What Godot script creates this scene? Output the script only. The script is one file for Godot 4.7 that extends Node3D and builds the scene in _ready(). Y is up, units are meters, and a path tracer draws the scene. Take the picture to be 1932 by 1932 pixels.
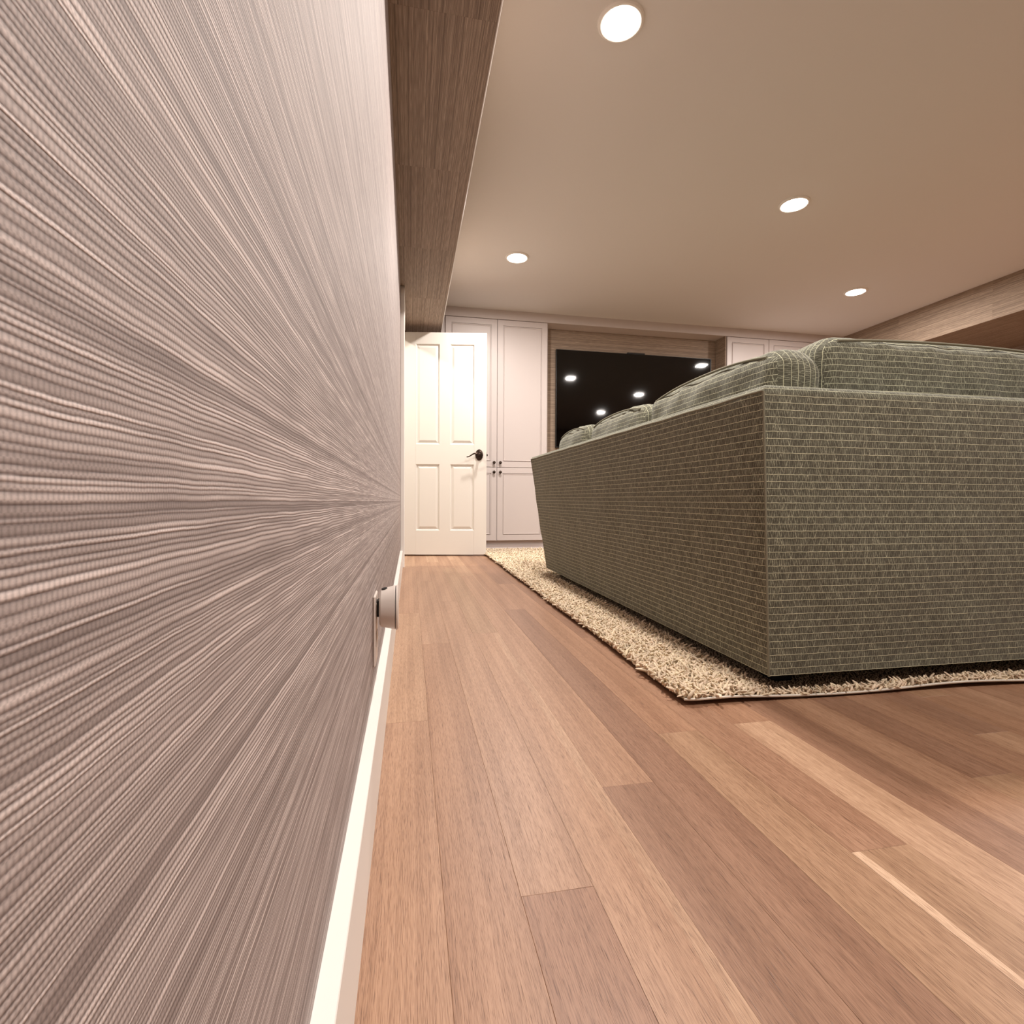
extends Node3D

# ---------------------------------------------------------------- light and view settings
const FOCAL := 975.0            # pixels, in a 1932 x 1932 frame
const CAM := Vector3(0.07, 0.503, 0.0)
const CEIL := 2.48
const SOFFIT := 2.11
const LAMP_ENERGY := 4.4
const LAMP_COLOR := Color(1.0, 0.965, 0.935)
const HALL_ENERGY := 3.6
const HALL_COLOR := Color(1.0, 0.965, 0.9)
const EXPOSURE := 1.0
const LAMPS := [[0.92, -2.04], [0.92, -4.135], [2.56, -3.03], [4.15, -4.15], [4.15, -2.1], [0.92, -0.1], [4.15, -0.2]]

var rng := RandomNumberGenerator.new()
var M := {}
var uvo := Vector2.ZERO
var taken := {}

# ---------------------------------------------------------------- node helpers
func numbered(called: String) -> String:
	if not taken.has(called):
		taken[called] = 0
		return called
	taken[called] += 1
	return "%s_%03d" % [called, taken[called]]

func thing(called: String, label: String, category: String, at := Vector3.ZERO, group := "") -> Node3D:
	var o := Node3D.new()
	o.name = numbered(called)
	add_child(o)
	o.position = at
	tag(o, label, category, group)
	return o

func tag(o: Node3D, label := "", category := "", group := "", kind := "") -> void:
	if label != "": o.set_meta("label", label)
	if category != "": o.set_meta("category", category)
	if group != "": o.set_meta("group", group)
	if kind != "": o.set_meta("kind", kind)

func part(called: String, mesh: Mesh, m: Material, parent: Node = self) -> MeshInstance3D:
	var o := MeshInstance3D.new()
	o.name = numbered(called) if parent == self else called
	o.mesh = mesh
	o.material_override = m
	o.cast_shadow = GeometryInstance3D.SHADOW_CASTING_SETTING_ON
	parent.add_child(o, true)
	return o

func struct(called: String, mesh: Mesh, m: Material, label: String, category: String) -> MeshInstance3D:
	var o := part(called, mesh, m)
	tag(o, label, category, "", "structure")
	return o

func struct_root(called: String, label: String, category: String, at := Vector3.ZERO) -> Node3D:
	var o := thing(called, label, category, at)
	o.set_meta("kind", "structure")
	return o

# ---------------------------------------------------------------- mesh helpers
func begin() -> SurfaceTool:
	var st := SurfaceTool.new()
	st.begin(Mesh.PRIMITIVE_TRIANGLES)
	return st

func uvm(p: Vector3, n: Vector3) -> Vector2:
	var a := n.abs()
	if a.x >= a.y and a.x >= a.z: return Vector2(p.z, p.y) + uvo
	if a.y >= a.z: return Vector2(p.z, p.x) + uvo
	return Vector2(p.x, p.y) + uvo

func vert(st: SurfaceTool, p: Vector3, n: Vector3) -> void:
	st.set_normal(n)
	st.set_uv(uvm(p, n))
	st.add_vertex(p)

func tri(st: SurfaceTool, a: Vector3, b: Vector3, c: Vector3, n: Vector3) -> void:
	if (b - a).cross(c - a).dot(n) > 0.0:
		var t := b
		b = c
		c = t
	vert(st, a, n)
	vert(st, b, n)
	vert(st, c, n)

func quad(st: SurfaceTool, a: Vector3, b: Vector3, c: Vector3, d: Vector3, out: Vector3) -> void:
	var n := (c - a).cross(d - b)
	if n.length() < 1e-12: return
	n = n.normalized()
	if n.dot(out) < 0.0: n = -n
	tri(st, a, b, c, n)
	tri(st, a, c, d, n)

# a box between two corners with chamfered edges
func cbox(st: SurfaceTool, lo: Vector3, hi: Vector3, c := 0.002) -> void:
	var mid := (lo + hi) / 2.0
	var h := (hi - lo) / 2.0
	var ok := minf(h.x, minf(h.y, h.z)) * 0.9
	c = minf(c, ok)
	var P := func(s: Vector3, ax: int) -> Vector3:
		var q := s * (h - Vector3.ONE * c)
		q[ax] = s[ax] * h[ax]
		return mid + q
	for ax in 3:
		var b := (ax + 1) % 3
		var d := (ax + 2) % 3
		for s in [-1.0, 1.0]:
			var k := []
			for e in [[-1.0, -1.0], [1.0, -1.0], [1.0, 1.0], [-1.0, 1.0]]:
				var v := Vector3.ZERO
				v[ax] = s
				v[b] = e[0]
				v[d] = e[1]
				k.append(P.call(v, ax))
			var n := Vector3.ZERO
			n[ax] = s
			quad(st, k[0], k[1], k[2], k[3], n)
	if c <= 0.0: return
	for ax in 3:   # edge runs along ax, between faces b and d
		var b := (ax + 1) % 3
		var d := (ax + 2) % 3
		for sb in [-1.0, 1.0]:
			for sd in [-1.0, 1.0]:
				var v := Vector3.ZERO
				v[b] = sb
				v[d] = sd
				var v0 := v
				v0[ax] = -1.0
				var v1 := v
				v1[ax] = 1.0
				quad(st, P.call(v0, b), P.call(v1, b), P.call(v1, d), P.call(v0, d), v)
	for sx in [-1.0, 1.0]:
		for sy in [-1.0, 1.0]:
			for sz in [-1.0, 1.0]:
				var v := Vector3(sx, sy, sz)
				tri(st, P.call(v, 0), P.call(v, 1), P.call(v, 2), v.normalized())

func box_mesh(lo: Vector3, hi: Vector3, c := 0.002) -> ArrayMesh:
	var st := begin()
	cbox(st, lo, hi, c)
	return st.commit()

# a panel in the xy plane facing +z: rings of a profile [inset, depth] from the edge inwards, then a flat field
func ring_panel(st: SurfaceTool, x0: float, x1: float, y0: float, y1: float, z: float, prof: Array, cap := true, dir := 1.0) -> void:
	var prev := []
	for k in prof.size():
		var i: float = prof[k][0]
		var d: float = z + prof[k][1] * dir
		var r := [Vector3(x0 + i, y0 + i, d), Vector3(x1 - i, y0 + i, d), Vector3(x1 - i, y1 - i, d), Vector3(x0 + i, y1 - i, d)]
		if k > 0:
			for e in 4:
				var f := (e + 1) % 4
				var a: Vector3 = prev[e]
				var b: Vector3 = prev[f]
				var c: Vector3 = r[f]
				var g: Vector3 = r[e]
				var n := (c - a).cross(g - b)
				if n.length() < 1e-10: continue
				var out := n.normalized()
				if absf(out.z) > 0.01:
					if out.z * dir < 0.0: out = -out
				else:
					var mid := Vector3((x0 + x1) / 2, (y0 + y1) / 2, d)
					if out.dot((a + b) / 2 - mid) < 0.0: out = -out
				quad(st, a, b, c, g, out)
		prev = r
	if cap: quad(st, prev[0], prev[1], prev[2], prev[3], Vector3(0, 0, dir))

# a grid of points, smooth shaded; pts[j][i], uv[j][i]
func grid_mesh(st: SurfaceTool, pts: Array, uvs: Array, out: Callable) -> void:
	var nj := pts.size()
	var ni: int = pts[0].size()
	var nor := []
	for j in nj:
		var row := PackedVector3Array()
		for i in ni:
			var dx: Vector3 = pts[j][mini(i + 1, ni - 1)] - pts[j][maxi(i - 1, 0)]
			var dy: Vector3 = pts[mini(j + 1, nj - 1)][i] - pts[maxi(j - 1, 0)][i]
			var n := dx.cross(dy)
			n = n.normalized() if n.length() > 1e-14 else Vector3.UP
			if n.dot(out.call(pts[j][i])) < 0.0: n = -n
			row.append(n)
		nor.append(row)
	for j in nj - 1:
		for i in ni - 1:
			var q := [[j, i], [j, i + 1], [j + 1, i + 1], [j + 1, i]]
			var a: Vector3 = pts[j][i]
			var b: Vector3 = pts[j][i + 1]
			var c: Vector3 = pts[j + 1][i + 1]
			var d: Vector3 = pts[j + 1][i]
			var order := [0, 1, 2, 0, 2, 3]
			if (c - a).cross(d - b).dot(nor[j][i]) > 0.0: order = [0, 2, 1, 0, 3, 2]
			for o in order:
				st.set_normal(nor[q[o][0]][q[o][1]])
				st.set_uv(uvs[q[o][0]][q[o][1]])
				st.add_vertex(pts[q[o][0]][q[o][1]])

func tube(st: SurfaceTool, path: Array, r: float, sides := 8, taper := []) -> void:
	var rings := []
	var up := Vector3.UP
	for k in path.size():
		var t: Vector3 = (path[mini(k + 1, path.size() - 1)] - path[maxi(k - 1, 0)]).normalized()
		var s := t.cross(up)
		if s.length() < 0.1: s = t.cross(Vector3.RIGHT)
		s = s.normalized()
		var w := s.cross(t).normalized()
		var rr: float = r * (taper[k] if taper.size() else 1.0)
		var ring := []
		for e in sides:
			var a := TAU * e / sides
			ring.append([path[k] + (s * cos(a) + w * sin(a)) * rr, (s * cos(a) + w * sin(a))])
		rings.append(ring)
	for k in path.size() - 1:
		for e in sides:
			var f := (e + 1) % sides
			var q := [rings[k][e], rings[k][f], rings[k + 1][f], rings[k + 1][e]]
			var a: Vector3 = q[0][0]
			var order := [0, 1, 2, 0, 2, 3]
			if (q[1][0] - a).cross(q[2][0] - a).dot(q[0][1]) > 0.0: order = [0, 2, 1, 0, 3, 2]
			for o in order:
				st.set_normal(q[o][1])
				st.set_uv(Vector2(float(k) * 0.02, float(o) * 0.003))
				st.add_vertex(q[o][0])
	for k in [0, path.size() - 1]:
		var n: Vector3 = (path[0] - path[1]).normalized() if k == 0 else (path[k] - path[k - 1]).normalized()
		for e in sides:
			tri(st, path[k], rings[k][e][0], rings[k][(e + 1) % sides][0], n)

# lathe round an axis: profile of [radius, height along axis]
func lathe(st: SurfaceTool, at: Vector3, axis: Vector3, prof: Array, sides := 32) -> void:
	axis = axis.normalized()
	var s := axis.cross(Vector3.UP)
	if s.length() < 0.1: s = axis.cross(Vector3.RIGHT)
	s = s.normalized()
	var w := s.cross(axis)
	for k in prof.size() - 1:
		var r0: float = prof[k][0]
		var r1: float = prof[k + 1][0]
		var h0: float = prof[k][1]
		var h1: float = prof[k + 1][1]
		for e in sides:
			var a0 := TAU * e / sides
			var a1 := TAU * (e + 1) / sides
			var d0 := s * cos(a0) + w * sin(a0)
			var d1 := s * cos(a1) + w * sin(a1)
			var nn0 := (d0 * (h1 - h0) - axis * (r1 - r0)).normalized()
			var nn1 := (d1 * (h1 - h0) - axis * (r1 - r0)).normalized()
			var p := [at + d0 * r0 + axis * h0, at + d1 * r0 + axis * h0, at + d1 * r1 + axis * h1, at + d0 * r1 + axis * h1]
			var n := [nn0, nn1, nn1, nn0]
			for o in [[0, 1, 2], [0, 2, 3]]:
				var a: Vector3 = p[o[0]]
				var cr: Vector3 = (p[o[1]] - a).cross(p[o[2]] - a)
				if cr.length() < 1e-14: continue
				var ord: Array = o
				if cr.dot(nn0) > 0.0: ord = [o[0], o[2], o[1]]
				for i in ord:
					st.set_normal(n[i])
					st.set_uv(uvm(p[i], n[i]))
					st.add_vertex(p[i])

# a cushion: a rounded, puffed box, w (x) by h (y) by d (z), centred at the origin
func cushion_mesh(w: float, h: float, d: float, r: float, puff: float, sag: float, sd: int, end_turn := true) -> ArrayMesh:
	var noise := FastNoiseLite.new()
	noise.seed = sd
	noise.frequency = 7.0
	noise.fractal_octaves = 3
	var st := begin()
	var half := Vector3(w, h, d) / 2.0
	for ax in 3:
		var b := (ax + 1) % 3
		var e := (ax + 2) % 3
		for s in [-1.0, 1.0]:
			var nb := int(clampf(half[b] * 2 / 0.02, 8, 48))
			var ne := int(clampf(half[e] * 2 / 0.02, 8, 48))
			var pts := []
			var uvs := []
			for j in nb + 1:
				var row := []
				var ur := []
				for i in ne + 1:
					var q := Vector3.ZERO
					q[ax] = s * half[ax]
					# more rows near the edges, where the surface turns
					q[b] = half[b] * sin((float(j) / nb - 0.5) * PI) * 0.25 + half[b] * (2.0 * j / nb - 1.0) * 0.75
					q[e] = half[e] * sin((float(i) / ne - 0.5) * PI) * 0.25 + half[e] * (2.0 * i / ne - 1.0) * 0.75
					var inner := Vector3(clampf(q.x, -half.x + r, half.x - r), clampf(q.y, -half.y + r, half.y - r), clampf(q.z, -half.z + r, half.z - r))
					var dirv := (q - inner)
					var p := inner + dirv.normalized() * r
					var fx := 1.0 - pow(absf(q.x) / half.x, 2.0)
					var fy := 1.0 - pow(absf(q.y) / half.y, 2.0)
					var fz := 1.0 - pow(absf(q.z) / half.z, 2.0)
					p.z += signf(q.z) * puff * fx * fy * (absf(q.z) / half.z)
					p.y += (puff * 0.6 * fx * fz) * (q.y / half.y)
					p.x += signf(q.x) * puff * 0.4 * fy * fz * (absf(q.x) / half.x)
					if q.y > 0.0: p.y -= sag * pow(absf(q.x) / half.x, 3.0) * (q.y / half.y)
					p += dirv.normalized() * noise.get_noise_3dv(p * 1.0) * 0.0085
					row.append(p)
					match ax:
						0: ur.append(Vector2(p.y, p.z) if end_turn else Vector2(p.z, p.y))
						1: ur.append(Vector2(p.x, p.z))
						2: ur.append(Vector2(p.x, p.y))
				pts.append(row)
				uvs.append(ur)
			var nrm := Vector3.ZERO
			nrm[ax] = s
			grid_mesh(st, pts, uvs, func(_p): return nrm)
	return st.commit()

# ---------------------------------------------------------------- textures
func tex_from(w: int, h: int, data: PackedByteArray) -> ImageTexture:
	var im := Image.create_from_data(w, h, false, Image.FORMAT_RGB8, data)
	return ImageTexture.create_from_image(im)

# grasscloth: long horizontal strands of uneven width and tone; 0.8 m by 0.5 m
func grass_texture() -> ImageTexture:
	var W := 512
	var H := 2048
	var N := 4096
	var tone := PackedFloat32Array()
	var sid := PackedInt32Array()
	tone.resize(N)
	sid.resize(N)
	var r := RandomNumberGenerator.new()
	r.seed = 11
	var at := 0
	var id := 0
	var dark_run := 0
	while at < N:
		var wid := r.randi_range(9, 22)      # about 1.5 to 3 mm
		if at + wid > N: wid = N - at
		var base := r.randf_range(0.62, 1.0)
		if dark_run > 0:
			base *= 0.68
			dark_run -= 1
		elif r.randf() < 0.045:
			dark_run = r.randi_range(1, 3)
		var gap := r.randf_range(0.0, 0.26)
		for k in wid:
			var x := (k + 0.5) / wid * 2.0 - 1.0
			var prof := pow(maxf(0.0, 1.0 - x * x), 0.85)
			tone[at + k] = lerpf(gap, base, prof)
			sid[at + k] = id
		at += wid
		id += 1
	var knots := 20
	var along := PackedFloat32Array()
	along.resize((id + 1) * knots)
	for k in along.size(): along[k] = r.randf_range(0.72, 1.22)
	var data := PackedByteArray()
	data.resize(W * H * 3)
	var warp := PackedFloat32Array()
	warp.resize(W)
	var warp2 := PackedFloat32Array()
	warp2.resize(W)
	for i in W:
		var u := TAU * i / W
		warp[i] = 2.4 * sin(u * 2.0 + 0.4) + 1.7 * sin(u * 5.0 + 2.0) + 1.2 * sin(u * 11.0 + 1.0) + 0.7 * sin(u * 23.0)
		warp2[i] = 2.8 * sin(u * 3.0 + 1.7) + 1.6 * sin(u * 7.0 + 0.3) + 1.1 * sin(u * 17.0 + 4.0)
	var o := 0
	var scale := float(N) / H
	for j in H:
		var m := 0.5 + 0.5 * sin(TAU * j / H * 7.0)
		var jj := j * scale
		for i in W:
			var v := int(jj + warp[i] * m + warp2[i] * (1.0 - m) + N) % N
			var kf := float(i) / W * knots
			var k0 := int(kf)
			var fr := kf - k0
			var b := sid[v] * knots
			var t := tone[v] * lerpf(along[b + k0], along[b + (k0 + 1) % knots], fr)
			t += r.randf() * 0.06
			t = clampf(t, 0.0, 1.05)
			data[o] = int(clampf(94.0 + 128.0 * t, 0, 255))
			data[o + 1] = int(clampf(82.0 + 128.0 * t, 0, 255))
			data[o + 2] = int(clampf(79.0 + 127.0 * t, 0, 255))
			o += 3
	return tex_from(W, H, data)

# fine upright threads that tie the strands, 64 mm by 64 mm, nearly white
func thread_texture() -> ImageTexture:
	var S := 256
	var r := RandomNumberGenerator.new()
	r.seed = 5
	var data := PackedByteArray()
	data.resize(S * S * 3)
	var col := PackedFloat32Array()
	col.resize(S)
	for i in S: col[i] = 0.86 + 0.14 * absf(sin(PI * i / 6.4))
	var o := 0
	for j in S:
		for i in S:
			var t: float = col[(i + (j / 9) % 2 * 3) % S] + r.randf_range(-0.05, 0.0)
			var c := int(255.0 * clampf(t, 0, 1))
			data[o] = c
			data[o + 1] = c
			data[o + 2] = c
			o += 3
	return tex_from(S, S, data)

# oak: straight fine grain with short pores; 1.6 m along by 0.25 m across
func wood_texture() -> ImageTexture:
	var W := 1024
	var H := 768
	var r := RandomNumberGenerator.new()
	r.seed = 23
	var prof := PackedFloat32Array()
	prof.resize(H)
	for j in H:
		var v := TAU * j / H
		prof[j] = 0.025 * sin(v * 3.0 + 1.0) + 0.02 * sin(v * 8.0 + 0.3) + 0.02 * sin(v * 19.0 + 2.0) + 0.015 * sin(v * 41.0) + 0.015 * sin(v * 83.0 + 1.0)
	var buf := PackedFloat32Array()
	buf.resize(W * H)
	var fine := PackedFloat32Array()
	fine.resize(H)
	for j in H: fine[j] = r.randf_range(-0.03, 0.03)
	for j in H:
		for i in W:
			var u := TAU * i / W
			var jj := int(j + 6.0 * sin(u + TAU * j / H) + 3.0 * sin(u * 3.0 + 1.0) + H) % H
			buf[j * W + i] = 0.93 + prof[jj] + fine[jj] * 0.8 + 0.025 * sin(u * 2.0 + TAU * j / H * 2.0)
	for k in 42000:        # pores
		var j := r.randi_range(0, H - 1)
		var i := r.randi_range(0, W - 1)
		var ln := r.randi_range(4, 18)
		var dp := r.randf_range(0.06, 0.26)
		var drift := r.randf_range(-0.05, 0.05)
		for q in ln:
			var jj := (j + int(q * drift) + H) % H
			var at := jj * W + (i + q) % W
			buf[at] -= dp * sin(PI * (q + 0.5) / ln)
	for k in 5000:         # pale rays
		var j := r.randi_range(0, H - 1)
		var i := r.randi_range(0, W - 1)
		var ln := r.randi_range(8, 40)
		for q in ln: buf[j * W + (i + q) % W] += 0.05
	var data := PackedByteArray()
	data.resize(W * H * 3)
	for k in W * H:
		var t := clampf(buf[k], 0.25, 1.0)
		data[k * 3] = int(255.0 * pow(t, 0.8))
		data[k * 3 + 1] = int(255.0 * t)
		data[k * 3 + 2] = int(255.0 * pow(t, 1.15))
	return tex_from(W, H, data)

# ribbed chenille: cream cords over a dark mottled ground; 16 cords in 0.288 m
func fabric_texture() -> ImageTexture:
	var S := 1024
	var r := RandomNumberGenerator.new()
	r.seed = 42
	var nz := FastNoiseLite.new()
	nz.seed = 3
	nz.frequency = 0.011
	nz.fractal_octaves = 4
	var mott := nz.get_seamless_image(S, S)
	var buf := PackedFloat32Array()
	buf.resize(S * S)
	for j in S:
		for i in S:
			buf[j * S + i] = 0.0 + 0.20 * mott.get_pixel(i, j).r + r.randf() * 0.12
	for band in 16:        # twisted tufts between the cords
		var x := 0.0
		var side := 1.0
		while x < S:
			var wid := r.randf_range(7.0, 13.0)
			side = -side if r.randf() < 0.75 else side
			var lean := side * r.randf_range(0.08, 0.34)
			var amt := r.randf_range(0.18, 0.5)
			var y0 := band * 64 + 6 + r.randi_range(0, 4)
			var y1 := band * 64 + 64 - r.randi_range(0, 5)
			for y in range(y0, y1):
				var cx := x + lean * (y - y0 - 28)
				var thick: float = wid * (0.8 + 0.2 * sin((y - y0) * 0.21 + x))
				for q in range(int(cx), int(cx + thick)):
					var sn := sin(PI * (q - cx + 0.5) / thick)
					buf[y % S * S + (q + S) % S] += amt * maxf(sn, 0.0) * (0.55 + 0.6 * mott.get_pixel((q + S) % S, y % S).r)
			x += r.randf_range(16.0, 29.0)
	var data := PackedByteArray()
	data.resize(S * S * 3)
	for j in S:
		var inb := j % 64
		for i in S:
			var t := clampf(buf[j * S + i], 0.0, 1.0)
			var wob := 3.0 + 1.0 * sin(TAU * i / S * 9.0 + (j / 64))
			var cr := 62.0 + 205.0 * t
			var cg := 58.0 + 208.0 * t
			var cb := 49.0 + 198.0 * t
			if absf(inb - wob) < 2.9:
				var k: float = 1.0 - 0.25 * float(i % 13 < 2) - r.randf() * 0.1
				cr = 244.0 * k
				cg = 238.0 * k
				cb = 214.0 * k
			var o := (j * S + i) * 3
			data[o] = int(clampf(cr, 0, 255))
			data[o + 1] = int(clampf(cg, 0, 255))
			data[o + 2] = int(clampf(cb, 0, 255))
	return tex_from(S, S, data)

func mat(c: Color, rough := 0.6, metal := 0.0) -> StandardMaterial3D:
	var m := StandardMaterial3D.new()
	m.albedo_color = c
	m.roughness = rough
	m.metallic = metal
	return m

func make_materials() -> void:
	var gt := grass_texture()
	var tt := thread_texture()
	for k in 6:
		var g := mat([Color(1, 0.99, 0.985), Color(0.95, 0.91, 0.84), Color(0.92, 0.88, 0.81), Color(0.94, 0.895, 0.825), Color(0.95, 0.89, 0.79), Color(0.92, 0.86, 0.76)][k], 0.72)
		g.albedo_texture = gt
		g.uv1_scale = Vector3(1.0 / 0.8, 1.0 / 0.5, 1)
		g.heightmap_enabled = true
		g.heightmap_texture = gt
		g.heightmap_scale = 0.06
		g.detail_enabled = true
		g.detail_albedo = tt
		g.detail_blend_mode = BaseMaterial3D.BLEND_MODE_MUL
		g.detail_uv_layer = BaseMaterial3D.DETAIL_UV_2
		g.uv2_scale = Vector3(1.0 / 0.064, 1.0 / 0.064, 1)
		M["grass%d" % k] = g
	var wt := wood_texture()
	var tones := [Color(0.69, 0.545, 0.44), Color(0.665, 0.515, 0.41), Color(0.71, 0.57, 0.46), Color(0.605, 0.465, 0.375), Color(0.755, 0.62, 0.51), Color(0.65, 0.505, 0.405), Color(0.68, 0.545, 0.435), Color(0.85, 0.725, 0.615), Color(0.615, 0.46, 0.36)]
	for k in tones.size():
		var w := mat(tones[k], 0.42)
		w.albedo_texture = wt
		w.uv1_scale = Vector3(1.0 / 1.6, 1.0 / 0.25, 1)
		w.heightmap_enabled = true
		w.heightmap_texture = wt
		w.heightmap_scale = 0.02
		w.vertex_color_use_as_albedo = true
		M["wood%d" % k] = w
	var ft := fabric_texture()
	var f := mat(Color(0.93, 0.95, 0.9), 0.9)
	f.albedo_texture = ft
	f.uv1_scale = Vector3(1.0 / 0.288, 1.0 / 0.288, 1)
	f.heightmap_enabled = true
	f.heightmap_texture = ft
	f.heightmap_scale = 0.12
	f.rim_enabled = true
	f.rim = 0.35
	f.rim_tint = 0.5
	M.fabric = f
	M.piping = mat(Color(0.50, 0.49, 0.42), 0.9)
	M.ceiling = mat(Color(0.875, 0.865, 0.855), 0.9)
	M.paint = mat(Color(0.86, 0.84, 0.81), 0.38)
	M.cabinet = mat(Color(0.79, 0.75, 0.735), 0.42)
	M.trim = mat(Color(0.90, 0.885, 0.865), 0.4)
	M.gap = mat(Color(0.06, 0.05, 0.045), 0.8)
	M.bronze = mat(Color(0.30, 0.25, 0.22), 0.25, 0.95)
	M.tv_screen = mat(Color(0.006, 0.006, 0.007), 0.04)
	M.tv_frame = mat(Color(0.03, 0.03, 0.032), 0.35)
	M.plastic = mat(Color(0.84, 0.80, 0.77), 0.35)
	M.plastic_dark = mat(Color(0.05, 0.045, 0.045), 0.5)
	M.rug_base = mat(Color(0.50, 0.42, 0.32), 0.95)
	M.rug_binding = mat(Color(0.86, 0.83, 0.78), 0.8)
	var y := mat(Color(1, 1, 1), 0.92)
	y.vertex_color_use_as_albedo = true
	M.yarn = y
	M.underside = mat(Color(0.05, 0.045, 0.04), 0.9)
	var lens := mat(Color(0.95, 0.95, 0.95), 0.5)
	lens.emission_enabled = true
	lens.emission = Color(1.0, 0.97, 0.93)
	lens.emission_energy_multiplier = 14.0
	M.lens = lens
	M.lamp_trim = mat(Color(0.93, 0.92, 0.9), 0.5)

# ---------------------------------------------------------------- the place
func _ready() -> void:
	set_view()
	make_materials()
	make_shell()
	make_floor()
	make_doorway()
	make_cabinets()
	make_television()
	make_sofa()
	make_rug()
	make_lamps()
	make_outlet()

func set_view() -> void:
	var cam := Camera3D.new()
	cam.name = "camera"
	add_child(cam)
	var yaw := atan2(193.0, FOCAL)
	var pitch := -atan2(20.0, sqrt(FOCAL * FOCAL + 193.0 * 193.0))
	var roll := 0.005
	var fw := Vector3(sin(yaw) * cos(pitch), sin(pitch), -cos(yaw) * cos(pitch))
	var r := fw.cross(Vector3.UP).normalized()
	var u := r.cross(fw)
	var r2 := r * cos(roll) + u * sin(roll)
	var u2 := u * cos(roll) - r * sin(roll)
	cam.transform = Transform3D(Basis(r2, u2, -fw), CAM)
	cam.fov = rad_to_deg(2.0 * atan(966.0 / FOCAL))
	cam.near = 0.01
	cam.far = 50.0
	cam.current = true
	var we := WorldEnvironment.new()
	we.name = "surroundings"
	var e := Environment.new()
	e.background_mode = Environment.BG_COLOR
	e.background_color = Color(0, 0, 0)
	e.tonemap_mode = Environment.TONE_MAPPER_LINEAR
	e.tonemap_exposure = EXPOSURE
	e.sdfgi_enabled = true
	e.ssao_enabled = true
	e.ssil_enabled = true
	we.environment = e
	add_child(we)

# a slab of wallpapered or painted surface with uv and fine uv2 in metres
func papered(lo: Vector3, hi: Vector3, c := 0.002, swap := false) -> ArrayMesh:
	var st := begin()
	cbox(st, lo, hi, c)
	var arr := st.commit_to_arrays()
	var uv: PackedVector2Array = arr[Mesh.ARRAY_TEX_UV]
	if swap:
		for k in uv.size(): uv[k] = Vector2(uv[k].y, uv[k].x)
	arr[Mesh.ARRAY_TEX_UV] = uv
	arr[Mesh.ARRAY_TEX_UV2] = uv
	var am := ArrayMesh.new()
	am.add_surface_from_arrays(Mesh.PRIMITIVE_TRIANGLES, arr)
	return am

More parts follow.
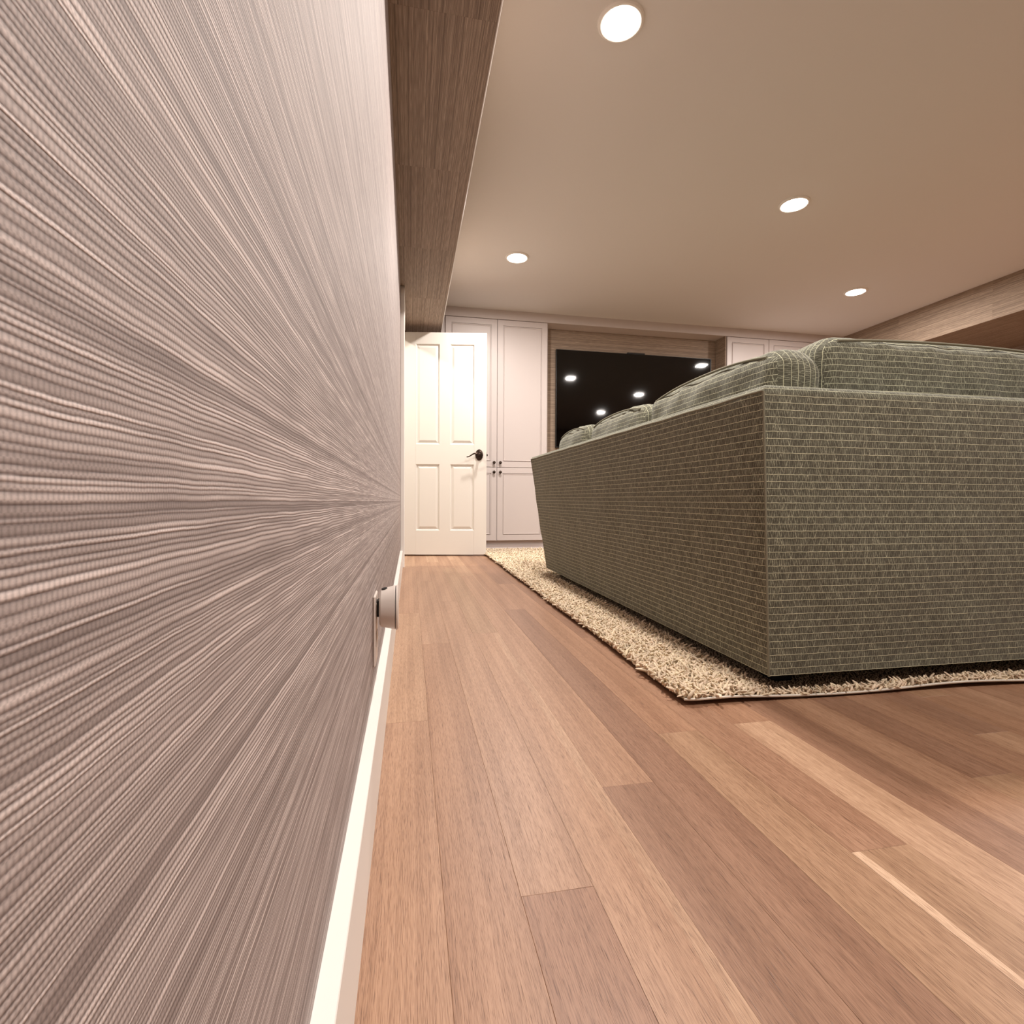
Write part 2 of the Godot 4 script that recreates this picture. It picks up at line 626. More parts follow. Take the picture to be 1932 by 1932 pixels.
func make_shell() -> void:
	var ZB := 2.6
	var ZF := -5.49
	# left wall with the doorway (z -4.83 .. -4.07)
	var wl := struct_root("wall_left", "left wall covered in woven grey beige grasscloth", "wall")
	uvo = Vector2(0.13, 0.07)
	part("wall_face", papered(Vector3(-0.12, 0, -4.055), Vector3(0, CEIL, ZB), 0.0), M.grass0, wl)
	part("wall_face", papered(Vector3(-0.12, 2.055, -4.845), Vector3(0, CEIL, -4.055), 0.0), M.grass0, wl)
	part("wall_face", papered(Vector3(-0.12, 0, -5.9), Vector3(0, CEIL, -4.845), 0.0), M.grass0, wl)
	uvo = Vector2.ZERO
	# other walls
	struct("wall_back", papered(Vector3(-0.12, 0, ZB), Vector3(6.4, CEIL, ZB + 0.12), 0.0), M.grass1, "back wall of the room, in grasscloth", "wall")
	struct("wall_right", papered(Vector3(6.25, 0, -5.9), Vector3(6.37, CEIL, ZB), 0.0), M.grass1, "right wall far beyond the sofa, in grasscloth", "wall")
	struct("wall_front", papered(Vector3(-0.12, 0, -6.02), Vector3(6.4, CEIL, -5.9), 0.0), M.grass1, "end wall behind the built-in cabinets", "wall")
	struct("ceiling", box_mesh(Vector3(-0.12, CEIL, -6.02), Vector3(6.4, CEIL + 0.1, ZB + 0.12), 0.0), M.ceiling, "flat off-white painted ceiling with recessed lights", "ceiling")
	# soffits: a core with wallpaper panels hung across it, seam by seam
	var sl := struct_root("trim_1", "grasscloth soffit running along the top of the left wall", "soffit")
	part("core", box_mesh(Vector3(0, SOFFIT + 0.004, -5.33), Vector3(0.356, CEIL, ZB), 0.0), M.grass3, sl)
	var seams := [2.6, 1.68, 0.77, -0.14, -0.92, -1.746, -2.56, -3.367, -4.185, -5.33]
	for k in seams.size() - 1:
		uvo = Vector2(0.37 * k, 0.11 * k)
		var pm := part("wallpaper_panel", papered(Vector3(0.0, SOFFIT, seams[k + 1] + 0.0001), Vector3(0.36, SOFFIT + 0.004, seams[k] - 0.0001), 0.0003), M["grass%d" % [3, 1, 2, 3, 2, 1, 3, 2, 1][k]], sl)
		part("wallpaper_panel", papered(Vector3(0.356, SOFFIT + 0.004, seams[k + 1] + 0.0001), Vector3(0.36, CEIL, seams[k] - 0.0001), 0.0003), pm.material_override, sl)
	uvo = Vector2.ZERO
	part("corner_bead", box_mesh(Vector3(0.3575, SOFFIT - 0.0015, -5.33), Vector3(0.3625, SOFFIT + 0.0035, ZB), 0.0012), M.trim, sl)
	var sr := struct_root("trim_2", "grasscloth soffit running along the right side of the ceiling", "soffit")
	part("core", box_mesh(Vector3(5.134, 2.14, -5.33), Vector3(6.25, CEIL, ZB), 0.0), M.grass3, sr)
	seams = [2.6, 1.7, 0.8, -0.1, -1.0, -1.9, -2.8, -3.7, -4.6, -5.33]
	for k in seams.size() - 1:
		uvo = Vector2(0.29 * k, 0.17 * k)
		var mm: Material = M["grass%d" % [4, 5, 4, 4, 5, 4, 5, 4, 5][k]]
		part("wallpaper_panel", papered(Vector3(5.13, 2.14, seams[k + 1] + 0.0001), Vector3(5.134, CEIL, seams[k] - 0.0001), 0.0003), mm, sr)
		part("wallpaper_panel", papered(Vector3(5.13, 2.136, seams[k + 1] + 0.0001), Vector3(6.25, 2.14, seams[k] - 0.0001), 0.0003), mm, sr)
	uvo = Vector2.ZERO
	# the room beyond the doorway
	struct("floor_hall", box_mesh(Vector3(-1.9, -0.1, -5.9), Vector3(-0.12, 0.0, -2.9), 0.0), M.wood0, "hall floor beyond the open doorway", "floor")
	struct("ceiling_hall", box_mesh(Vector3(-1.9, 2.44, -5.9), Vector3(-0.12, 2.54, -2.9), 0.0), M.ceiling, "hall ceiling beyond the open doorway", "ceiling")
	struct("wall_hall", box_mesh(Vector3(-2.0, 0, -5.9), Vector3(-1.9, 2.54, -2.9), 0.0), M.ceiling, "painted hall wall facing the doorway", "wall")
	struct("wall_hall_front", box_mesh(Vector3(-2.0, 0, -6.0), Vector3(-0.12, 2.54, -5.9), 0.0), M.ceiling, "painted hall wall past the door", "wall")
	struct("wall_hall_back", box_mesh(Vector3(-2.0, 0, -2.9), Vector3(-0.12, 2.54, -2.8), 0.0), M.ceiling, "painted hall wall before the doorway", "wall")
	# baseboards
	var bb := begin()
	base_profile(bb, Vector3(0, 0, -3.985), Vector3(0, 0, ZB), Vector3.RIGHT)
	struct("baseboard_left", bb.commit(), M.trim, "white baseboard along the foot of the grasscloth wall", "baseboard")
	bb = begin()
	base_profile(bb, Vector3(0, 0, -5.33), Vector3(0, 0, -4.925), Vector3.RIGHT)
	struct("baseboard_left_end", bb.commit(), M.trim, "short white baseboard behind the open door", "baseboard")

func base_profile(st: SurfaceTool, a: Vector3, b: Vector3, out: Vector3) -> void:
	var prof := [[0.0, 0.129], [0.0005, 0.1295], [0.0172, 0.1285], [0.018, 0.1272], [0.018, 0.0]]
	for k in prof.size() - 1:
		var o0: Vector3 = out * prof[k][0] + Vector3.UP * prof[k][1]
		var o1: Vector3 = out * prof[k + 1][0] + Vector3.UP * prof[k + 1][1]
		quad(st, a + o0, b + o0, b + o1, a + o1, out + Vector3.UP * 0.5)
	var w := [Vector3.ZERO, out * 0.018, out * 0.018 + Vector3.UP * 0.128, Vector3.UP * 0.129]
	for e in [[a, (a - b)], [b, (b - a)]]:
		quad(st, e[0] + w[0], e[0] + w[1], e[0] + w[2], e[0] + w[3], e[1])

# ---------------------------------------------------------------- floor
func plank(parent: Node3D, x0: float, x1: float, z0: float, z1: float, m: Material, band := []) -> void:
	# z0 < z1; band = [from, to, tone of the rest] across the width in metres from x0: a stripe of pale sapwood
	uvo = Vector2(rng.randf() * 1.6, rng.randf() * 0.25)
	var g := 0.0001
	var st := begin()
	st.set_color(Color(1, 1, 1))
	var xs := [x0 + g, x1 - g]
	var lo := Vector3(x0 + g, -0.012, z0 + g)
	var hi := Vector3(x1 - g, 0.0, z1 - g)
	if band.is_empty():
		cbox(st, lo, hi, 0.0003)
	else:
		var nz := int((z1 - z0) / 0.03) + 2
		var nx := 3
		var cols := []
		for j in nz + 1:
			var z := lerpf(lo.z, hi.z, float(j) / nz)
			var wob := 0.0022 * sin(z * 9.0) + 0.0012 * sin(z * 31.0)
			var c0: float = lo.x if band[0] <= 0.0 else lo.x + band[0] + wob
			var c1: float = hi.x if band[1] >= x1 - x0 - 0.001 else lo.x + band[1] + wob
			cols.append([lo.x, c0, c1, hi.x, z])
		for j in nz:
			for k in 3:
				var a = cols[j]
				var b = cols[j + 1]
				st.set_color(Color(1, 1, 1) if k == 1 else band[2])
				if a[k + 1] - a[k] < 1e-5: continue
				quad(st, Vector3(a[k], 0, a[4]), Vector3(a[k + 1], 0, a[4]), Vector3(b[k + 1], 0, b[4]), Vector3(b[k], 0, b[4]), Vector3.UP)
		st.set_color(Color(1, 1, 1))
		cbox(st, lo, Vector3(hi.x, -0.0006, hi.z), 0.0)
	uvo = Vector2.ZERO
	part("plank", st.commit(), m, parent)

func make_floor() -> void:
	var fl := struct_root("floor", "floor of long narrow oak planks in warm tan tones", "floor")
	part("subfloor", box_mesh(Vector3(-0.12, -0.1, -6.02), Vector3(6.4, -0.0125, 2.72), 0.0), M.wood1, fl)
	rng.seed = 77
	var W := 0.097
	var X := 0.0155
	# joints read from the photograph: row -> [z of joint ...] and the tone of each stretch from far to near
	var rows := {
		0: [[-5.9, -4.0, -2.35, -1.19, 0.6], [2, 0, 2, 0], []],
		1: [[-5.9, -3.28, -1.83, 0.5], [0, 0, 1], []],
		2: [[-5.9, -4.3, -2.6, -0.633, 0.9], [4, 0, 0, 8], []],
		3: [[-5.9, -3.9, -1.95, 0.4], [0, 6, 4], [[], [], [0.075, 0.097, Color(0.84, 0.775, 0.74)]]],
		4: [[-5.9, -4.45, -3.47, -0.853, 0.6], [4, 2, 0, 3], []],
		5: [[-5.9, -4.1, -2.35, 0.2], [5, 1, 3], []],
		6: [[-5.9, -3.1, -1.03, 0.7], [3, 1, 6], []],
		7: [[-5.9, -4.5, -1.815, -0.625, 0.6], [1, 3, 5, 7], [[], [], [], [0.0, 0.013, Color(0.60, 0.53, 0.465)]]],
		8: [[-2.4, -1.045, 0.5], [1, 4], []],
		9: [[-2.4, -1.5, 0.2], [0, 3], []],
		10: [[-2.4, -1.3, -0.2, 0.8], [2, 0, 1], []],
		11: [[-2.4, -0.757, 0.4], [3, 6], []],
		12: [[-2.4, -1.25, 0.3], [1, 5], []],
		13: [[-2.4, -0.9, 0.6], [3, 2], []],
		14: [[-2.4, -1.1, 0.4], [6, 1], []],
		15: [[-2.4, -0.8, 0.5], [0, 3], []],
		16: [[-2.4, -1.4, 0.2], [2, 5], []],
		17: [[-2.4, -1.0, 0.6], [1, 6], []],
		18: [[-2.4, -0.7, 0.5], [3, 0], []],
		19: [[-2.4, -1.2, 0.5], [5, 2], []],
	}
	for k in rows:
		var js: Array = rows[k][0]
		for i in js.size() - 1:
			var bands: Array = rows[k][2]
			plank(fl, 0.0 if k == 0 else X + W * k, X + W * (k + 1), js[i], js[i + 1], M["wood%d" % rows[k][1][i]], bands[i] if i < bands.size() else [])
	# where the boards are out of sight: plain sheets of the same floor
	var st := begin()
	st.set_color(Color(1, 1, 1))
	cbox(st, Vector3(X + W * 8, -0.012, -5.9), Vector3(X + W * 20, -0.001, -2.4), 0.0)
	cbox(st, Vector3(X + W * 20, -0.012, -5.9), Vector3(6.25, -0.001, 2.6), 0.0)
	cbox(st, Vector3(0.0, -0.012, 0.9), Vector3(X + W * 20, -0.0012, 2.6), 0.0)
	cbox(st, Vector3(0.0, -0.0122, 0.2), Vector3(X + W * 20, -0.0016, 0.9), 0.0)
	part("boards_beyond", st.commit(), M.wood1, fl)

# ---------------------------------------------------------------- doorway and door
func make_doorway() -> void:
	# jambs, stop and casing of the opening in the left wall
	var tr := struct_root("trim_3", "white casing round the doorway in the left wall", "door casing")
	part("jamb", box_mesh(Vector3(-0.125, 0, -4.075), Vector3(0.003, 2.06, -4.055)), M.trim, tr)
	part("jamb", box_mesh(Vector3(-0.125, 0, -4.845), Vector3(0.003, 2.06, -4.83)), M.trim, tr)
	part("head_jamb", box_mesh(Vector3(-0.125, 2.045, -4.83), Vector3(0.003, 2.06, -4.075)), M.trim, tr)
	for s in [[-4.06, -3.985], [-4.92, -4.845]]:
		part("casing", box_mesh(Vector3(0, 0, s[0]), Vector3(0.022, 2.05, s[1]), 0.004), M.trim, tr)
	part("head_casing", box_mesh(Vector3(0, 2.05, -4.92), Vector3(0.022, SOFFIT, -3.985), 0.004), M.trim, tr)
	part("back_band", box_mesh(Vector3(0, 2.085, -4.935), Vector3(0.032, SOFFIT, -3.97), 0.004), M.trim, tr)
	part("back_band", box_mesh(Vector3(0, 0, -3.985), Vector3(0.032, SOFFIT, -3.97), 0.004), M.trim, tr)
	# leaf, hinged on the far jamb and standing open into the room; local x from the hinge, front at z = +0.0175
	var d := struct_root("door_1", "white four-panel door standing open, with a dark lever handle", "door", Vector3(0.012, 0.012, -4.853))
	d.rotation.y = -deg_to_rad(9.0)
	var W := 0.762
	var H := 2.03
	var T := 0.0175
	var xs := [0.115, 0.333, 0.429, 0.647]
	var ys := [0.222, 0.83, 1.012, 1.925]
	part("stile", box_mesh(Vector3(0, 0, -T), Vector3(xs[0], H, T), 0.0015), M.paint, d)
	part("stile", box_mesh(Vector3(xs[3], 0, -T), Vector3(W, H, T), 0.0015), M.paint, d)
	for r in [[0.0, ys[0]], [ys[1], ys[2]], [ys[3], H]]:
		part("rail", box_mesh(Vector3(xs[0], r[0], -T), Vector3(xs[3], r[1], T), 0.0), M.paint, d)
	for r in [[ys[0], ys[1]], [ys[2], ys[3]]]:
		part("mullion", box_mesh(Vector3(xs[1], r[0], -T), Vector3(xs[2], r[1], T), 0.0), M.paint, d)
		for x in [[xs[0], xs[1]], [xs[2], xs[3]]]:
			var st := begin()
			var prof := [[0.0, 0.0], [0.002, -0.001], [0.010, -0.012], [0.013, -0.0125], [0.017, -0.0125], [0.036, -0.004], [0.038, -0.004]]
			ring_panel(st, x[0], x[1], r[0], r[1], T, prof)
			ring_panel(st, x[0], x[1], r[0], r[1], -T, prof, true, -1.0)
			part("panel", st.commit(), M.paint, d)
	# lever set on both faces
	for s in [1.0, -1.0]:
		var hn := Node3D.new()
		hn.name = "handle"
		d.add_child(hn, true)
		tag(hn, "dark bronze lever handle")
		var hx := 0.695
		var hy := 0.918
		var st := begin()
		lathe(st, Vector3(hx, hy, T * s), Vector3(0, 0, s), [[0.0, 0.0], [0.036, 0.0], [0.036, 0.006], [0.033, 0.010], [0.022, 0.012], [0.020, 0.016], [0.0, 0.017]], 12)
		var ros := part("rosette", st.commit(), M.bronze, hn)
		ros.scale = Vector3(1, 1.45, 1)
		ros.position.y = -0.45 * hy
		st = begin()
		lathe(st, Vector3(hx, hy, T * s), Vector3(0, 0, s), [[0.012, 0.014], [0.011, 0.05], [0.016, 0.052], [0.016, 0.064], [0.0, 0.066]], 16)
		part("spindle", st.commit(), M.bronze, hn)
		st = begin()
		var path := []
		var tp := []
		for k in 15:
			var t := k / 14.0
			path.append(Vector3(hx - 0.112 * t, hy + 0.012 * sin(t * PI * 1.6) - 0.012 * t, (T + 0.056 + 0.006 * sin(t * PI)) * s))
			tp.append(1.0 - 0.45 * t)
		tube(st, path, 0.0085, 10, tp)
		part("lever", st.commit(), M.bronze, hn)
	var st2 := begin()
	cbox(st2, Vector3(W - 0.001, 0.89, -0.012), Vector3(W + 0.0015, 0.948, 0.012), 0.0005)
	cbox(st2, Vector3(W, 0.908, -0.007), Vector3(W + 0.011, 0.928, 0.007), 0.002)
	part("latch", st2.commit(), M.bronze, d)
	for y in [0.2, 1.02, 1.84]:
		var st3 := begin()
		lathe(st3, Vector3(-0.004, y - 0.045, 0.0), Vector3.UP, [[0.0, 0.0], [0.006, 0.0], [0.006, 0.09], [0.0, 0.09]], 12)
		part("hinge", st3.commit(), M.bronze, d)

# ---------------------------------------------------------------- built-in cabinets
func cabinet(x0: float, label: String, body_left: float, body_right: float) -> void:
	var Z := -5.3
	var c := thing("storage_cabinet", label, "cabinet", Vector3(x0, 0, Z), "white built-in cabinets")
	part("body", box_mesh(Vector3(body_left - x0, 0.09, -0.59), Vector3(body_right - x0, 2.385, -0.021), 0.001), M.cabinet, c)
	part("toe_kick", box_mesh(Vector3(body_left - x0, 0.012, -0.5), Vector3(body_right - x0, 0.09, -0.05), 0.001), M.cabinet, c)
	var st := begin()
	cbox(st, Vector3(body_left - x0, 0.0, -0.05), Vector3(body_right - x0, 0.05, -0.036), 0.002)
	cbox(st, Vector3(body_left - x0, 0.0, -0.036), Vector3(body_right - x0, 0.018, -0.024), 0.006)
	part("base_moulding", st.commit(), M.cabinet, c)
	var DW := 0.5355
	var g := 0.0026
	for col in 2:
		for row in 2:
			var a := col * DW + g
			var b := (col + 1) * DW - g
			var y0 := 0.097 if row == 0 else 0.861
			var y1 := 0.857 if row == 0 else 2.381
			st = begin()
			ring_panel(st, a, b, y0, y1, 0.0, [[0.0, -0.0205], [0.0, -0.002], [0.002, 0.0], [0.058, 0.0], [0.0585, -0.009], [0.065, -0.009], [0.066, -0.001], [0.070, 0.0005], [0.075, -0.004]])
			var dr := part("door", st.commit(), M.cabinet, c)
			var kx: float = b - 0.03 if col == 0 else a + 0.03
			var ky := y1 - 0.05 if row == 0 else y0 + 0.045
			st = begin()
			lathe(st, Vector3(kx, ky, 0.0), Vector3(0, 0, 1), [[0.008, -0.001], [0.006, 0.006], [0.007, 0.014], [0.014, 0.019], [0.016, 0.024], [0.012, 0.029], [0.0, 0.031]], 16)
			part("knob", st.commit(), M.bronze, dr)

func make_cabinets() -> void:
	cabinet(0.4215, "tall white built-in cabinet with panelled doors, partly behind the open door", 0.372, 1.5)
	cabinet(3.59, "tall white built-in cabinet right of the television, its top seen over the sofa", 3.577, 5.13)
	# board over the cabinets and the niche
	struct("trim_4", box_mesh(Vector3(0.362, 2.386, -5.6), Vector3(5.13, CEIL, -5.298), 0.002), M.cabinet, "white board between the cabinet tops and the ceiling", "fascia")
	struct("wall_niche", papered(Vector3(1.502, 0.0, -5.899), Vector3(3.565, 2.385, -5.49), 0.0), M.grass4, "grasscloth back of the niche behind the television", "wall")
	struct("wall_niche_side", papered(Vector3(3.566, 0.0, -5.489), Vector3(3.575, 2.386, -5.3), 0.0), M.grass4, "grasscloth right cheek of the television niche", "wall")

# ---------------------------------------------------------------- television
func make_television() -> void:
	var t := thing("television", "large black flat screen television mounted in the niche, ceiling lights mirrored in it", "television", Vector3(2.56, 1.63, -5.45))
	part("bezel", box_mesh(Vector3(-0.93, -0.535, -0.03), Vector3(0.93, 0.535, -0.001), 0.003), M.tv_frame, t)
	part("screen", box_mesh(Vector3(-0.922, -0.525, -0.002), Vector3(0.922, 0.529, 0.0), 0.0003), M.tv_screen, t)
	part("wall_mount", box_mesh(Vector3(-0.3, -0.2, -0.0405), Vector3(0.3, 0.2, -0.03), 0.002), M.tv_frame, t)
	part("sensor_bar", box_mesh(Vector3(-0.105, 0.533, -0.02), Vector3(0.105, 0.547, 0.002), 0.002), M.tv_frame, t)

# ---------------------------------------------------------------- sofa
const SB := 0.055
func left_face(s: float, t: float) -> Vector3:    # s 0 near .. 1 far, t 0 bottom .. 1 top
	var b := Vector3(0.981, SB, -1.172).lerp(Vector3(0.980, SB, -3.366), s)
	var p := Vector3(0.928, 0.800, -1.139).lerp(Vector3(0.892, 0.814, -3.49), s)
	return b.lerp(p, t)

func right_face(s: float, t: float) -> Vector3:   # s 0 near corner .. 1 right end
	var b := Vector3(0.981, SB, -1.172).lerp(Vector3(3.1, SB, -1.165), s)
	var p := Vector3(0.928, 0.800, -1.139).lerp(Vector3(3.1, 0.800, -1.115), s)
	return b.lerp(p, t)

func back_panel_mesh(face: Callable, inward: Vector3, mitre: Vector3, n: int, length: float, sd: int) -> ArrayMesh:
	var nz := FastNoiseLite.new()
	nz.seed = sd
	nz.frequency = 3.2
	nz.fractal_octaves = 3
	var st := begin()
	var prof := []    # [t, inward]
	for k in 25: prof.append([0.0 + 0.965 * k / 24.0, 0.0])
	var R := 0.026
	for k in range(1, 7):
		var a := PI / 2 * k / 6.0
		prof.append([-1.0 - a, 0.0])
	for k in range(1, 5): prof.append([1.0, R + (0.13 - 2 * R) * k / 4.0])
	for k in range(1, 7):
		var a := PI / 2 * k / 6.0
		prof.append([-3.0 - a, 0.0])
	prof.append([0.75, 0.13])
	prof.append([0.5, 0.13])
	var pts := []
	var uvs := []
	for pr in prof:
		var row := []
		var ur := []
		for i in n + 1:
			var s := float(i) / n
			var sm := maxf(0.0, 1.0 - s * length / 0.14)
			var p: Vector3
			var v: float
			if pr[0] >= 0.0:
				p = face.call(s, pr[0])
				var ins: float = pr[1]
				p += (inward + mitre * sm) * ins
				if pr[1] == 0.0:
					var out := -inward
					var edge := minf(1.0, minf(pr[0] / 0.08 + 0.15, 1.0)) * minf(1.0, s * length / 0.05)
					p += out * (nz.get_noise_2d(s * length, pr[0] * 0.75) * 0.007 * edge + 0.006 * sin(pr[0] * PI) * edge)
				v = pr[0] * 0.75
				if pr[1] > 0.0: v = 0.75 + pr[1] + (1.0 - pr[0])
			elif pr[0] > -3.0:
				var a: float = -pr[0] - 1.0
				p = face.call(s, 1.0) + Vector3(0, -R + R * sin(a), 0) + (inward + mitre * sm) * (R - R * cos(a))
				v = 0.724 + a * R
			else:
				var a: float = -pr[0] - 3.0
				p = face.call(s, 1.0) + Vector3(0, -R + R * cos(a), 0) + (inward + mitre * sm) * (0.13 - R + R * sin(a))
				v = 0.86 + a * R
			row.append(p)
			ur.append(Vector2(s * length, v))
		pts.append(row)
		uvs.append(ur)
	grid_mesh(st, pts, uvs, func(p: Vector3):
		var c: Vector3 = face.call(0.5, 0.5) + inward * 0.065
		var q := p - c
		return Vector3(0, 1, 0) * maxf(0.0, q.y - 0.355) * 40.0 + inward * q.dot(inward))
	# close the far end
	var ring: Array = []
	for row in pts: ring.append(row[n])
	var mid: Vector3 = face.call(1.0, 0.4) + inward * 0.065
	var dir: Vector3 = (face.call(1.0, 0.5) - face.call(0.0, 0.5)).normalized()
	for k in ring.size() - 1: tri(st, mid, ring[k], ring[k + 1], dir)
	return st.commit()

func make_sofa() -> void:
	var s := thing("sectional_sofa", "grey green sectional sofa in ribbed striped chenille, seen from behind its corner", "sofa")
	part("back", back_panel_mesh(left_face, Vector3.RIGHT, Vector3(0, 0, -1.0), 90, 2.3, 4), M.fabric, s)
	part("back", back_panel_mesh(right_face, Vector3(0, 0, -1), Vector3(1.0, 0, 0), 84, 2.17, 9), M.fabric, s)
	# welts
	var st := begin()
	var path := []
	for k in 21: path.append(left_face(0, k / 20.0 * 0.972) + Vector3(-0.001, 0, 0.001))
	tube(st, path, 0.003, 7)
	part("piping", st.commit(), M.piping, s)
	for side in 1:
		st = begin()
		path = []
		for k in 41:
			var q: Vector3 = left_face(k / 40.0, 0.975) if side == 0 else right_face(k / 40.0, 0.978)
			path.append(q + (Vector3(-0.001, 0.001 * sin(k * 1.3), 0) if side == 0 else Vector3(0, 0.001 * sin(k * 1.1), 0.001)))
		tube(st, path, 0.003, 7)
		part("piping", st.commit(), M.piping, s)
	st = begin()
	path = []
	for k in 21: path.append(left_face(1, k / 20.0 * 0.972) + Vector3(-0.001, 0, -0.001))
	tube(st, path, 0.003, 7)
	part("piping", st.commit(), M.piping, s)
	# frame below and seats inside the corner
	st = begin()
	cbox(st, Vector3(0.99, SB + 0.004, -3.36), Vector3(1.9, SB + 0.02, -1.18), 0.002)
	cbox(st, Vector3(1.9, SB + 0.004, -2.1), Vector3(3.09, SB + 0.02, -1.18), 0.002)
	part("bottom_board", st.commit(), M.underside, s)
	st = begin()
	cbox(st, Vector3(1.1, SB + 0.02, -3.37), Vector3(1.9, 0.30, -1.31), 0.02)
	cbox(st, Vector3(1.9, SB + 0.02, -2.1), Vector3(3.09, 0.30, -1.31), 0.02)
	part("seat_base", st.commit(), M.fabric, s)
	for z in [[-1.32, -2.06], [-2.08, -2.78], [-2.8, -3.36]]:
		var sc := part("seat_cushion", cushion_mesh(z[0] - z[1], 0.15, 0.80, 0.03, 0.015, 0.0, 21), M.fabric, s)
		sc.transform = Transform3D(Basis(Vector3.UP, PI / 2), Vector3(1.485, 0.375, (z[0] + z[1]) / 2))
	for x in [[1.9, 2.48], [2.5, 3.08]]:
		var sc := part("seat_cushion", cushion_mesh(x[1] - x[0], 0.15, 0.76, 0.03, 0.015, 0.0, 22), M.fabric, s)
		sc.position = Vector3((x[0] + x[1]) / 2, 0.375, -1.7)
	for p in [Vector2(1.08, -1.27), Vector2(1.08, -3.28), Vector2(1.83, -3.28), Vector2(1.83, -2.05), Vector2(3.0, -2.03), Vector2(3.0, -1.27)]:
		st = begin()
		cbox(st, Vector3(p.x - 0.03, 0.0125, p.y - 0.03), Vector3(p.x + 0.03, SB + 0.004, p.y + 0.03), 0.004)
		part("foot", st.commit(), M.underside, s)
	# loose back cushions
	var cush := [
		[Vector3(1.145, 0.700, -1.66), PI / 2, 0.79, 0.50, "back cushion of the sofa's left run nearest the corner, its end turned to view"],
		[Vector3(1.150, 0.700, -2.455), PI / 2, 0.70, 0.50, "middle back cushion of the sofa's left run, with a slumped top"],
		[Vector3(1.145, 0.705, -3.13), PI / 2, 0.57, 0.51, "farthest back cushion of the sofa, in front of the television"],
		[Vector3(1.735, 0.727, -1.40), 0.0, 0.97, 0.55, "large back cushion along the sofa's right side, rising above the rest"],
	]
	for k in cush.size():
		var c = cush[k]
		var o := thing("back_cushion", c[4], "cushion", c[0], "loose back cushions of the sofa")
		o.rotation.y = c[1]
		part("cover", cushion_mesh(c[2], c[3], 0.165 if k < 3 else 0.19, 0.058, 0.018, 0.014 if k < 3 else 0.004, 31 + k * 7), M.fabric, o)
		# welt round the back face
		st = begin()
		path = []
		var hx: float = c[2] / 2 - 0.055
		var hy: float = c[3] / 2 - 0.012
		var zz := -0.072 if k < 3 else 0.084
		for q in 15: path.append(Vector3(lerpf(-hx, hx, q / 14.0), hy - 0.004 - (0.014 if k < 3 else 0.004) * pow(absf(q / 7.0 - 1.0), 3.0) + 0.010 * (1.0 - pow(q / 7.0 - 1.0, 2.0)), zz))
		tube(st, path, 0.004, 6)
		part("piping", st.commit(), M.piping, o)

# ---------------------------------------------------------------- rug
func rug_lift(x: float, z: float) -> float:
	# the near edge of the rug does not lie quite flat
	var near := clampf((z + 1.36) / 0.2, 0.0, 1.0)
	var edge := 0.006 * exp(-maxf(0.0, x - rug_left(z)) / 0.03)
	return edge + near * (0.005 * exp(-pow((x - 0.86) / 0.1, 2.0)) + 0.005 * exp(-pow((x - 1.55) / 0.2, 2.0)) + 0.0015 * (1.0 + sin(x * 9.0)))

func rug_edge(x: float) -> float:
	return -1.158 + 0.012 * (x - 0.74) + 0.004 * sin(x * 7.0) + 0.02 * clampf((x - 1.0) / 0.9, 0.0, 1.0)

func rug_left(z: float) -> float:
	return lerpf(0.738, 0.762, (-z - 1.16) / 3.6) + 0.003 * sin(z * 6.0)

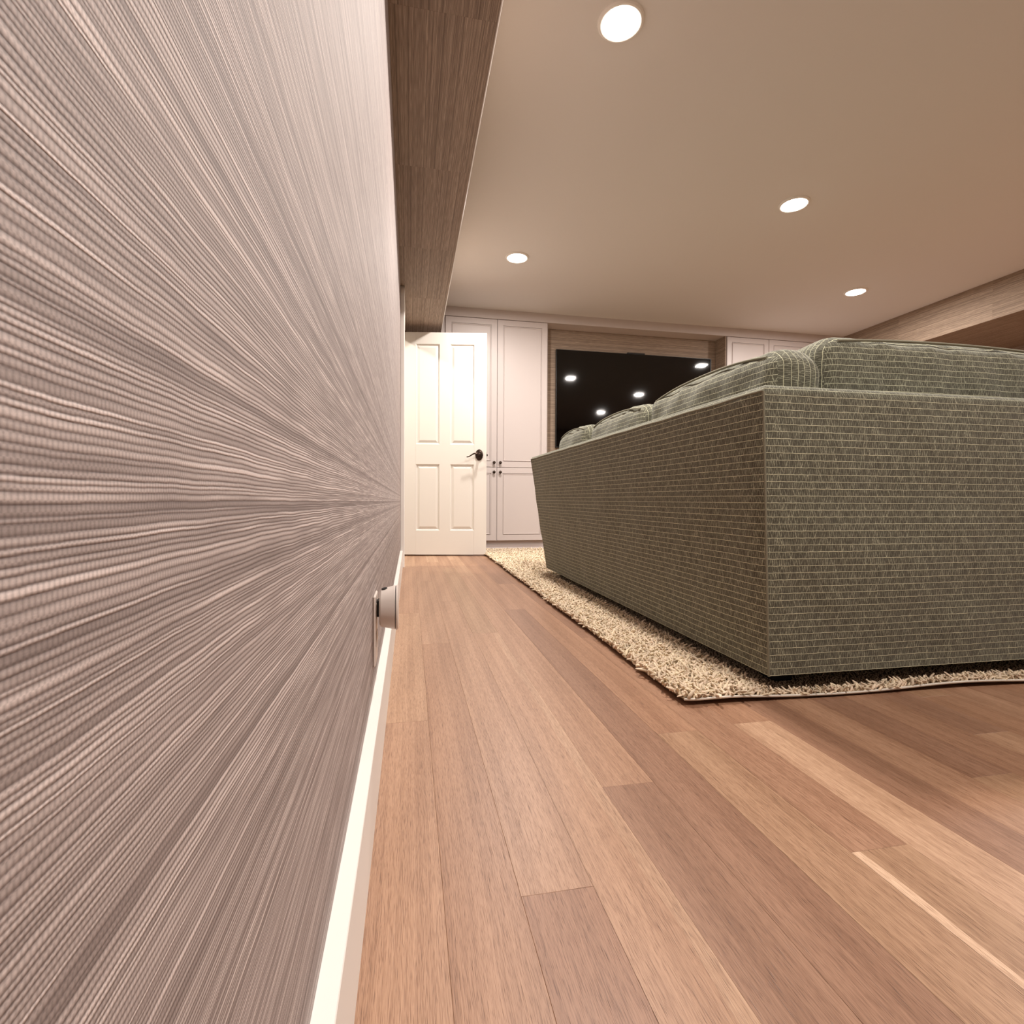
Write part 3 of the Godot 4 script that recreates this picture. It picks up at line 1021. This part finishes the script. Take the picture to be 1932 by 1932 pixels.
func make_rug() -> void:
	var r := thing("shag_rug", "thick beige shag rug under the sofa with a white bound edge", "rug")
	var st := begin()
	var pts := []
	var uvs := []
	var NX := 60
	var NZ := 80
	for j in NZ + 1:
		var row := []
		var ur := []
		for i in NX + 1:
			var fx := pow(float(i) / NX, 1.6)
			var fz := pow(float(j) / NZ, 1.6)
			var x0 := rug_left(lerpf(-1.16, -5.05, fz))
			var x := lerpf(x0, 3.9, fx)
			var z := lerpf(rug_edge(x), -5.18, fz)
			row.append(Vector3(x, 0.009 + rug_lift(x, z), z))
			ur.append(Vector2(x, z))
		pts.append(row)
		uvs.append(ur)
	grid_mesh(st, pts, uvs, func(_p): return Vector3.UP)
	for i in NX:
		var d := Vector3(0, -0.003, 0)
		quad(st, pts[0][i], pts[0][i + 1], pts[0][i + 1] + d, pts[0][i] + d, Vector3(0, 0, 1))
	for j in NZ:
		var d := Vector3(0, -0.003, 0)
		quad(st, pts[j][0], pts[j + 1][0], pts[j + 1][0] + d, pts[j][0] + d, Vector3(-1, 0, 0))
	part("backing", st.commit(), M.rug_base, r)
	st = begin()
	var path := []
	for i in NX + 1: path.append(pts[0][i] + Vector3(0, -0.001, 0.001))
	tube(st, path, 0.0032, 6)
	part("binding", st.commit(), M.rug_binding, r)
	# pile: bent strands of yarn
	rng.seed = 9
	var variants := []
	for v in 3:
		var sy := begin()
		var pth := []
		var tp := []
		var bend := [0.45, 0.8, 0.25][v] as float
		for k in 5:
			var t := k / 4.0
			pth.append(Vector3(bend * t * t * 0.9, t * (1.0 - 0.25 * bend * t), 0.18 * sin(t * 4.0 + v)))
			tp.append([0.75, 1.0, 1.05, 0.95, 0.55][k])
		tube(sy, pth, 0.135, 5, tp)
		variants.append(sy.commit())
	var lists := [[], [], []]
	var colors := [[], [], []]
	var areas := [   # x0, x1, z far, z near, spacing
		[0.70, 1.16, -2.2, -1.10, 0.0072], [1.16, 2.1, -1.42, -1.10, 0.0072], [0.70, 1.16, -3.4, -2.2, 0.0088], [0.70, 1.75, -5.17, -3.4, 0.0105]]
	for a in areas:
		var sp: float = a[4]
		var x: float = a[0]
		while x < a[1]:
			var z: float = a[2]
			while z < a[3]:
				var px := x + rng.randf_range(-0.5, 0.5) * sp
				var pz := z + rng.randf_range(-0.5, 0.5) * sp
				z += sp
				if pz > rug_edge(px) - 0.002 or px < rug_left(pz): continue
				var under := px > 1.13 and pz < -1.33 and pz > -3.3
				if under: continue
				var ln := rng.randf_range(0.0175, 0.0285)
				var big := sp / 0.0072
				# flattened where the sofa stands on it
				if px > 0.985 and pz < -1.168 and pz > -3.38: ln *= 0.3
				elif px > 0.93 and pz > -1.3: ln *= 0.8
				var yaw := rng.randf() * TAU
				var b := Basis(Vector3.UP, yaw) * Basis(Vector3(0, 0, 1), rng.randf_range(-0.55, 0.25))
				b = b.scaled(Vector3.ONE * ln)
				b.x *= big * 1.25
				b.z *= big * 1.25
				var k := rng.randi_range(0, 2)
				lists[k].append(Transform3D(b, Vector3(px, 0.007 + rug_lift(px, pz), pz)))
				var tone := rng.randf_range(0.78, 1.08)
				colors[k].append(Color(0.78 * tone, 0.65 * tone * rng.randf_range(0.96, 1.02), 0.475 * tone))
			x += sp
	for v in 3:
		var mm := MultiMesh.new()
		mm.transform_format = MultiMesh.TRANSFORM_3D
		mm.use_colors = true
		mm.mesh = variants[v]
		mm.instance_count = lists[v].size()
		for k in lists[v].size():
			mm.set_instance_transform(k, lists[v][k])
			mm.set_instance_color(k, colors[v][k])
		var mi := MultiMeshInstance3D.new()
		mi.name = "pile"
		mi.multimesh = mm
		mi.material_override = M.yarn
		mi.set_meta("kind", "stuff")
		r.add_child(mi, true)
	print("pile ", lists[0].size() + lists[1].size() + lists[2].size())

# ---------------------------------------------------------------- ceiling lights
func area_light(at: Vector3, size: float, energy: float, c: Color) -> void:
	var l := AreaLight3D.new()
	l.name = numbered("downlight_glow")
	l.area_size = Vector2(size, size)
	l.light_color = c
	l.light_energy = energy
	l.shadow_enabled = true
	l.set("area_range", 12.0)
	l.set("area_attenuation", 2.0)
	add_child(l)
	l.position = at
	l.rotation.x = -PI / 2

func make_lamps() -> void:
	var labels := [
		"round recessed ceiling light nearest the top of the view",
		"round recessed ceiling light beside the left soffit, above the white door",
		"round recessed ceiling light in the middle of the ceiling, above the sofa corner",
		"round recessed ceiling light farthest right, before the right soffit",
		"round recessed ceiling light out of view, mirrored at the upper middle of the television",
		"round recessed ceiling light overhead beside the left wall, out of view",
		"round recessed ceiling light out of view, mirrored lowest in the television",
	]
	for k in LAMPS.size():
		lamp(Vector3(LAMPS[k][0], CEIL, LAMPS[k][1]), labels[k], LAMP_ENERGY, LAMP_COLOR, "recessed ceiling lights")
	lamp(Vector3(-0.80, 2.44, -4.13), "round ceiling light in the hall beyond the doorway", HALL_ENERGY, HALL_COLOR, "")

func lamp(at: Vector3, label: String, energy: float, c: Color, group: String) -> void:
	var o := thing("ceiling_light", label, "light", at, group)
	var st := begin()
	lathe(st, Vector3.ZERO, Vector3.DOWN, [[0.096, 0.0], [0.095, 0.004], [0.090, 0.009], [0.083, 0.011], [0.078, 0.009], [0.076, 0.003]], 40)
	part("trim_ring", st.commit(), M.lamp_trim, o)
	st = begin()
	lathe(st, Vector3.ZERO, Vector3.DOWN, [[0.077, 0.002], [0.074, 0.009], [0.064, 0.015], [0.046, 0.020], [0.024, 0.0225], [0.0, 0.023]], 40)
	part("lens", st.commit(), M.lens, o)
	area_light(at + Vector3(0, -0.026, 0), 0.12, energy, c)

# ---------------------------------------------------------------- outlet and plug-in puck
func make_outlet() -> void:
	var p := thing("wall_outlet", "beige outlet cover plate low on the grasscloth wall", "outlet", Vector3(0, 0.25, -1.06))
	part("cover_plate", box_mesh(Vector3(0.0, -0.069, -0.036), Vector3(0.0055, 0.069, 0.036), 0.0025), M.plastic, p)
	var st := begin()
	for y in [0.039, -0.02]:
		part("receptacle", box_mesh(Vector3(0.0055, y - 0.015, -0.017), Vector3(0.0068, y + 0.014, 0.017), 0.0006), M.plastic, p)
	var d := thing("plug_in_puck", "round off-white plug-in device standing out from the wall outlet", "plug-in device", Vector3(0.0068, 0.29, -1.06))
	st = begin()
	lathe(st, Vector3.ZERO, Vector3.RIGHT, [[0.0, 0.005], [0.033, 0.005], [0.0375, 0.008], [0.0435, 0.034], [0.0425, 0.0355], [0.0, 0.0355]], 48)
	part("body", st.commit(), M.plastic, d)
	st = begin()
	lathe(st, Vector3.ZERO, Vector3.RIGHT, [[0.0, 0.0355], [0.0428, 0.0355], [0.0428, 0.037], [0.0, 0.037]], 48)
	part("seam", st.commit(), M.plastic_dark, d)
	st = begin()
	lathe(st, Vector3.ZERO, Vector3.RIGHT, [[0.0, 0.037], [0.0445, 0.037], [0.0447, 0.039], [0.042, 0.041], [0.0, 0.042]], 48)
	part("front_cover", st.commit(), M.plastic, d)
	st = begin()
	cbox(st, Vector3(-0.001, -0.016, -0.016), Vector3(0.006, 0.016, 0.016), 0.002)
	part("plug", st.commit(), M.plastic_dark, d)
	st = begin()
	lathe(st, Vector3(0.014, 0.0385, 0.006), Vector3(-0.22, 0.97, 0.1), [[0.0, 0.0018], [0.0055, 0.0016], [0.006, 0.0]], 16)
	part("vent_hole", st.commit(), M.plastic_dark, d)
